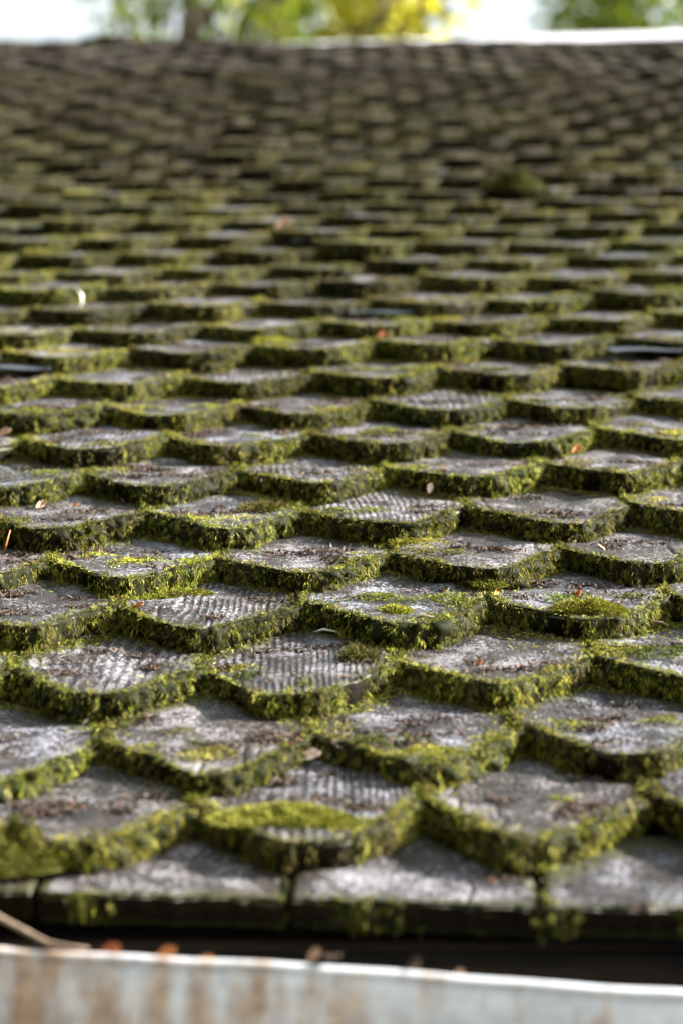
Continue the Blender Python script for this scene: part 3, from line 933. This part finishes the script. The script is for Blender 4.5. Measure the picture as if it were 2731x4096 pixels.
stalk('twig_scrap', 'thin brown twig scrap below the centre shingle row', 'twig', 0.0400, 0.990, [(0, 0, 0.001), (0.004, 0.001, 0.002), (0.009, 0.0, 0.0015)], [0.0004, 0.0006, 0.0003], 'twig')

def moss_cushion(label, u, v, ra, hgt, seed, dark=1.0, brown=0.0, n=1500, slen=1.0, lift=0.0):
    n = int(n * 1.6)
    r = np.random.default_rng(seed)
    nz = smooth_noise(seed + 3, (30, 120))
    ang = r.uniform(0, 2 * np.pi, n); rr = ra * np.sqrt(r.uniform(0, 1, n))
    lob = 1 + 0.22 * np.sin(ang * 2 + seed) + 0.15 * np.sin(ang * 3 + 2 * seed)
    x, y = rr * lob * np.cos(ang) * 1.25, rr * lob * np.sin(ang) * 0.85
    def hf(x, y, q): return hgt * np.clip(1 - q ** 2, 0, 1) * (0.75 + 0.35 * nz(x, y))
    z = hf(x, y, rr / ra)
    d = np.stack([x / ra * 0.8, y / ra * 0.8 - 0.2, 0.28 + 0 * x], -1) + r.normal(0, 0.45, (n, 3))
    cc = pick_cols(r, n) * dark
    cc = cc * (1 - brown) + np.array([0.055, 0.037, 0.02]) * brown
    V, Q, T, C = strands(r, np.stack([x, y, z], -1), d, r.uniform(0.0018, 0.0036, n) * slen, r.uniform(0.0003, 0.0006, n), cc, 0.3)
    # body
    na, nr_ = 24, 7
    bv, bq = [], []
    for i in range(nr_):
        q = i / (nr_ - 1)
        for k in range(na):
            an = 2 * math.pi * k / na
            lb = 1 + 0.22 * math.sin(an * 2 + seed) + 0.15 * math.sin(an * 3 + 2 * seed)
            xx, yy = ra * q * lb * math.cos(an) * 1.25, ra * q * lb * math.sin(an) * 0.85
            bv.append((xx, yy, float(hf(xx, yy, q)) - 0.0008))
    for i in range(nr_ - 1):
        for k in range(na):
            bq.append((i * na + k, (i + 1) * na + k, (i + 1) * na + (k + 1) % na, i * na + (k + 1) % na))
    nb = len(V)
    me = mesh_np('moss_cushion', np.concatenate([V, np.array(bv)]), np.concatenate([Q, np.array(bq) + nb]), T, mats=[M_MOSS], smooth=True)
    attr_c(me, 'tint', np.concatenate([C, np.tile(np.array([[0.10, 0.105, 0.016]]) * dark * (1 - 0.7 * brown), (len(bv), 1))]))
    o = obj('moss_cushion', me)
    place(o, u, v, lift)
    o['dryness'] = 0.0
    return tag(o, label, 'moss', 'moss cushions on the shingles')

moss_cushion('big round yellow green moss patch on the right grey shingle', 0.1360, 1.014, 0.0135, 0.0050, 21, 1.5, n=2600, lift=0.001)
moss_cushion('small moss patch on the centre shingle beside brown crumbs', 0.0300, 1.012, 0.0065, 0.003, 22, 1.3, n=700)
moss_cushion('dark green moss ball at the lower left edge', -0.1400, 0.7420, 0.021, 0.017, 23, 0.6, n=3000, lift=0.004)
moss_cushion('brown dead moss tuft standing at a shingle top near centre', 0.0090, 0.960, 0.0075, 0.0035, 24, 0.9, 0.45, n=260, slen=2.6)
moss_cushion('ragged dead moss heap on a shingle left of centre', -0.0500, 1.205, 0.012, 0.003, 25, 0.9, 0.6, n=700, slen=1.8)
moss_cushion('wide moss mat on the point of a sharp shingle left of centre', -0.1050, 1.066, 0.019, 0.0025, 26, 1.1, n=2600)
moss_cushion('thick moss mat on a blurred front shingle below centre', -0.0240, 0.772, 0.021, 0.004, 27, 1.1, n=2600)
moss_cushion('dark moss hump on the blurred upper right of the roof', 0.2080, 2.372, 0.030, 0.022, 28, 0.45, n=2500)
moss_cushion('moss patch on the point of a centre right shingle', 0.0830, 1.064, 0.0085, 0.003, 29, 1.15, n=800)

# ------------------------------------------------------------------ gutter
GA, GB = Vector((-0.1087, 0.5223, 0.4110 + Z0)), Vector((0.1260, 0.5017, 0.3941 + Z0))
gx = (GB - GA).normalized()
gy = Vector((0, 0, 1)).cross(gx).normalized()
gz = gx.cross(gy)
gut = bpy.data.objects.new('gutter', None)
col.objects.link(gut)
gut.matrix_world = Matrix.Translation((GA + GB) / 2) @ Matrix((gx, gy, gz)).transposed().to_4x4()
tag(gut, 'white painted metal gutter with rust stains along the eave', 'gutter')
sec = [(0.000, -0.0015), (0.001, -0.009), (0.002, -0.018), (0.0032, -0.0265), (0.007, -0.036), (0.016, -0.046), (0.030, -0.048), (0.046, -0.047), (0.053, -0.042), (0.055, -0.032), (0.055, 0.004)]
th_ = 0.0012
inner = [(a + (th_ if a < 0.03 else -th_), b + (th_ if -0.047 < b < -0.04 or b <= -0.046 else 0.0)) for a, b in sec][::-1]
rg = random.Random(5)
def sweep(name, section, x0, x1, n, mat, wav, parent):
    V, F = [], []
    k = len(section)
    for i in range(n + 1):
        x = x0 + (x1 - x0) * i / n
        dy, dz = wav * math.sin(x * 37) + wav * 0.6 * math.sin(x * 91 + 1), wav * math.sin(x * 29 + 2) + wav * 0.4 * math.sin(x * 120)
        for a, b in section: V.append((x, a + dy, b + dz))
    for i in range(n):
        for j in range(k):
            F.append((i * k + j, i * k + (j + 1) % k, (i + 1) * k + (j + 1) % k, (i + 1) * k + j))
    F.append(tuple(range(k))[::-1]); F.append(tuple(n * k + j for j in range(k)))
    me = bpy.data.meshes.new(name)
    me.from_pydata(V, [], F); me.materials.append(mat); me.update()
    me.polygons.foreach_set('use_smooth', [True] * len(F))
    o = obj(name, me, parent)
    return o
tr_o = sweep('trough', sec + inner, -0.75, 0.75, 120, M_GUT, 0.0005, gut)
bead = [(0.0014 + 0.0026 * math.cos(a), -0.0006 + 0.0022 * math.sin(a)) for a in [2 * math.pi * q / 10 for q in range(10)]]
sweep('rolled_lip', bead, -0.75, 0.75, 120, M_GUT, 0.0005, gut)

def on_gutter(name, label, cat, x, L, W, mat, curl, cup, rot, lift=0.003, seed=1, y=0.004):
    o = obj(name, leaf_mesh(name, L, W, curl, cup, M_DEAD[mat], seed))
    o.matrix_world = gut.matrix_world @ Matrix.Translation((x, y, lift)) @ Matrix.Rotation(rot[2], 4, 'Z') @ Matrix.Rotation(rot[1], 4, 'Y') @ Matrix.Rotation(rot[0], 4, 'X')
    return tag(o, label, cat, 'dead leaves along the gutter')
on_gutter('dry_leaf', 'orange leaf lying on the left part of the gutter lip', 'leaf', -0.080, 0.0081, 0.0050, 'orange', 0.9, 0.4, (0.9, 0.0, 0.2), 0.002, 31)
on_gutter('dry_leaf', 'red brown leaf on the gutter lip beside the bent twig', 'leaf', -0.102, 0.0087, 0.0056, 'red', 0.8, 0.4, (1.0, 0.1, 0.1), 0.002, 32)
on_gutter('dry_leaf', 'small orange leaf tip between larger leaves on the gutter', 'leaf', -0.064, 0.0062, 0.0037, 'orange', 0.7, 0.3, (0.8, 0, 0.0), 0.001, 33)
on_gutter('dry_leaf', 'dark brown leaf hanging over the middle of the gutter lip', 'leaf', -0.013, 0.0099, 0.0062, 'brown', 1.6, 0.4, (0.3, 0.9, -1.2), 0.006, 34, 0.002)
on_gutter('dry_leaf', 'pale brown leaf standing on the middle of the gutter lip', 'leaf', -0.022, 0.0068, 0.0043, 'tan', 1.0, 0.5, (0.8, -0.5, 0.4), 0.003, 35)
on_gutter('dry_leaf', 'grey brown crumpled leaf on the gutter right of centre', 'leaf', 0.015, 0.0081, 0.0050, 'brown', 1.5, 0.6, (0.7, -0.1, 0.2), 0.002, 36)
on_gutter('dry_leaf', 'brown leaf scrap on the gutter further right of centre', 'leaf', 0.033, 0.0050, 0.0031, 'tan', 1.2, 0.5, (0.7, -0.1, 0.5), 0.001, 37)
tw = obj('twig', tube_mesh('twig', [(-0.1430, 0.5315, 0.4315 + Z0), (-0.1320, 0.5284, 0.4250 + Z0), (-0.1213, 0.5260, 0.4195 + Z0), (-0.1123, 0.5234, 0.4148 + Z0), (-0.1026, 0.5201, 0.4128 + Z0), (-0.096, 0.5190, 0.4122 + Z0)],
    [0.0010, 0.0012, 0.0011, 0.0010, 0.0008, 0.0005], M_DEAD['twig']))
tag(tw, 'thin bent twig leaning over the left end of the gutter', 'twig')

# litter lying in the gutter
r = np.random.default_rng(99)
k = 2600
P = np.stack([r.uniform(-0.5, 0.5, k), r.uniform(0.008, 0.050, k), r.uniform(-0.030, -0.006, k)], -1)
V, T, C = flakes(r, P, 0.008)
gl = mesh_np('gutter_litter', V, None, T, mats=[M_LITTER]); attr_c(gl, 'tint', C)
glo = obj('gutter_litter', gl); glo.matrix_world = gut.matrix_world.copy()
tag(glo, 'dark brown rotting leaves filling the gutter', 'litter', kind='stuff')

# ------------------------------------------------------------------ trees beyond the ridge
LEAFM = {
    'green': make_leaf('green_leaf', (0.07, 0.12, 0.018), (0.17, 0.22, 0.035), 0.5),
    'yellow': make_leaf('yellow_green_leaf', (0.26, 0.30, 0.03), (0.60, 0.55, 0.05), 0.55),
    'shade': make_leaf('dark_leaf_green', (0.03, 0.045, 0.012), (0.06, 0.08, 0.02), 0.15),
    'olive': make_leaf('olive_leaf', (0.07, 0.12, 0.015), (0.19, 0.24, 0.03), 0.55),
}
def tree(name, label, x, y, height, crown_c, crown_r, leafm, nclump, seed, per=44, ls=0.075):
    rr = random.Random(seed); r = np.random.default_rng(seed)
    root = bpy.data.objects.new(name, None); col.objects.link(root); root.location = (x, y, 0)
    tag(root, label, 'tree', 'trees behind the roof')
    cc = np.array(crown_c) - np.array([x, y, 0])
    top = Vector((cc[0] * 0.6, cc[1] * 0.6, height * 0.88))
    def seg_tube(pts, rads, bag, sides=8):
        V, F = bag; base = len(V)
        for i, p in enumerate(pts):
            d = (pts[min(i + 1, len(pts) - 1)] - pts[max(i - 1, 0)]).normalized()
            a = d.orthogonal().normalized(); b = d.cross(a)
            for k in range(sides):
                an = 2 * math.pi * k / sides
                V.append(p + (a * math.cos(an) + b * math.sin(an)) * rads[i])
        for i in range(len(pts) - 1):
            for k in range(sides):
                F.append((base + i * sides + k, base + i * sides + (k + 1) % sides, base + (i + 1) * sides + (k + 1) % sides, base + (i + 1) * sides + k))
    bag = ([], [])
    trunk = [Vector((0, 0, 0)).lerp(top, q / 8) + Vector((rr.uniform(-1, 1), rr.uniform(-1, 1), 0)) * 0.07 * (q > 0) for q in range(9)]
    seg_tube(trunk, [0.17 * (1 - 0.85 * q / 8) + (0.06 if q == 0 else 0) for q in range(9)], bag)
    ends = []
    for b in range(26):
        q = rr.uniform(0.35, 0.98)
        p0 = trunk[0].lerp(top, q)
        dirn = r.normal(0, 1, 3); dirn = dirn / np.linalg.norm(dirn)
        tgt = Vector((cc + dirn * np.array(crown_r) * rr.uniform(0.55, 0.95)).tolist())
        mid = p0.lerp(tgt, 0.5) + Vector((0, 0, 0.25))
        pts = [p0, p0.lerp(mid, 0.5), mid, mid.lerp(tgt, 0.5), tgt]
        seg_tube(pts, [0.045, 0.035, 0.026, 0.017, 0.006], bag, 6)
        ends += pts[2:]
    me = bpy.data.meshes.new('trunk'); me.from_pydata(bag[0], [], bag[1]); me.materials.append(M_BARK); me.update()
    obj('trunk', me, root)
    # leaf clumps through the crown
    e = np.array([list(p) for p in ends])
    d = r.normal(0, 1, (nclump, 3)); d /= np.linalg.norm(d, axis=1)[:, None]
    cl = cc + d * np.array(crown_r) * (r.uniform(0.1, 1, nclump) ** 0.45)[:, None]
    near = e[np.argmin(((cl[:, None, :] - e[None]) ** 2).sum(-1), 1)]
    cl = cl * 0.75 + near * 0.25
    spread = r.uniform(0.06, 0.14, nclump) * (ls / 0.075)
    P = np.repeat(cl, per, 0) + r.normal(0, 1, (nclump * per, 3)) * np.repeat(spread, per)[:, None]
    n = len(P)
    a = norm(r.normal(0, 1, (n, 3)) + np.array([0, 0, -0.4])); b = norm(np.cross(a, r.normal(0, 1, (n, 3))))
    nn = np.cross(a, b)
    L = ls * r.uniform(0.6, 1.25, n)
    A, B = a * L[:, None], b * (L * 0.33)[:, None]
    Vv = np.stack([P, P + A * 0.35 + B + nn * L[:, None] * 0.06, P + A * 0.35 - B + nn * L[:, None] * 0.06, P + A * 0.75 + B * 0.7, P + A * 0.75 - B * 0.7, P + A], 1).reshape(-1, 3)
    i = np.arange(n) * 6
    T = np.concatenate([np.stack([i, i + 2, i + 1], -1), np.stack([i + 3, i + 4, i + 5], -1)])
    Q = np.stack([i + 1, i + 2, i + 4, i + 3], -1)
    me = mesh_np('crown', Vv, Q, T, mats=[LEAFM[leafm]])
    obj('crown', me, root)
    return root

tree('slender_tree', 'loose green tree behind the left of the ridge', -0.9, 8.6, 9.6, (-0.62, 8.5, 7.9), (0.72, 0.8, 1.6), 'olive', 80, 41)
tree('yellow_tree', 'sunlit yellow green tree behind the middle of the ridge', 0.25, 9.8, 10.6, (0.08, 9.7, 8.7), (0.74, 0.9, 1.8), 'yellow', 125, 42)
tree('broad_tree', 'dense green tree behind the right of the ridge', 2.2, 8.8, 10.0, (1.92, 8.8, 8.2), (0.95, 1.0, 1.7), 'green', 190, 43)

# unseen trees, added only to shade the roof from the left and from behind
for i, (x, y, h, lab) in enumerate(((-4.4, 1.4, 8.5, 'unseen tree added for shade left of the roof'), (-4.0, -2.6, 8.0, 'unseen tree added for shade left of the camera'), (-2.2, -5.4, 8.5, 'unseen tree added for shade behind the camera'))):
    t_ = tree('added_shade_tree', lab, x, y, h, (x, y, h * 0.56), (2.0, 2.0, h * 0.42), 'shade', 420, 60 + i, 16, 0.30)
    t_['group'] = 'unseen trees added for shade'
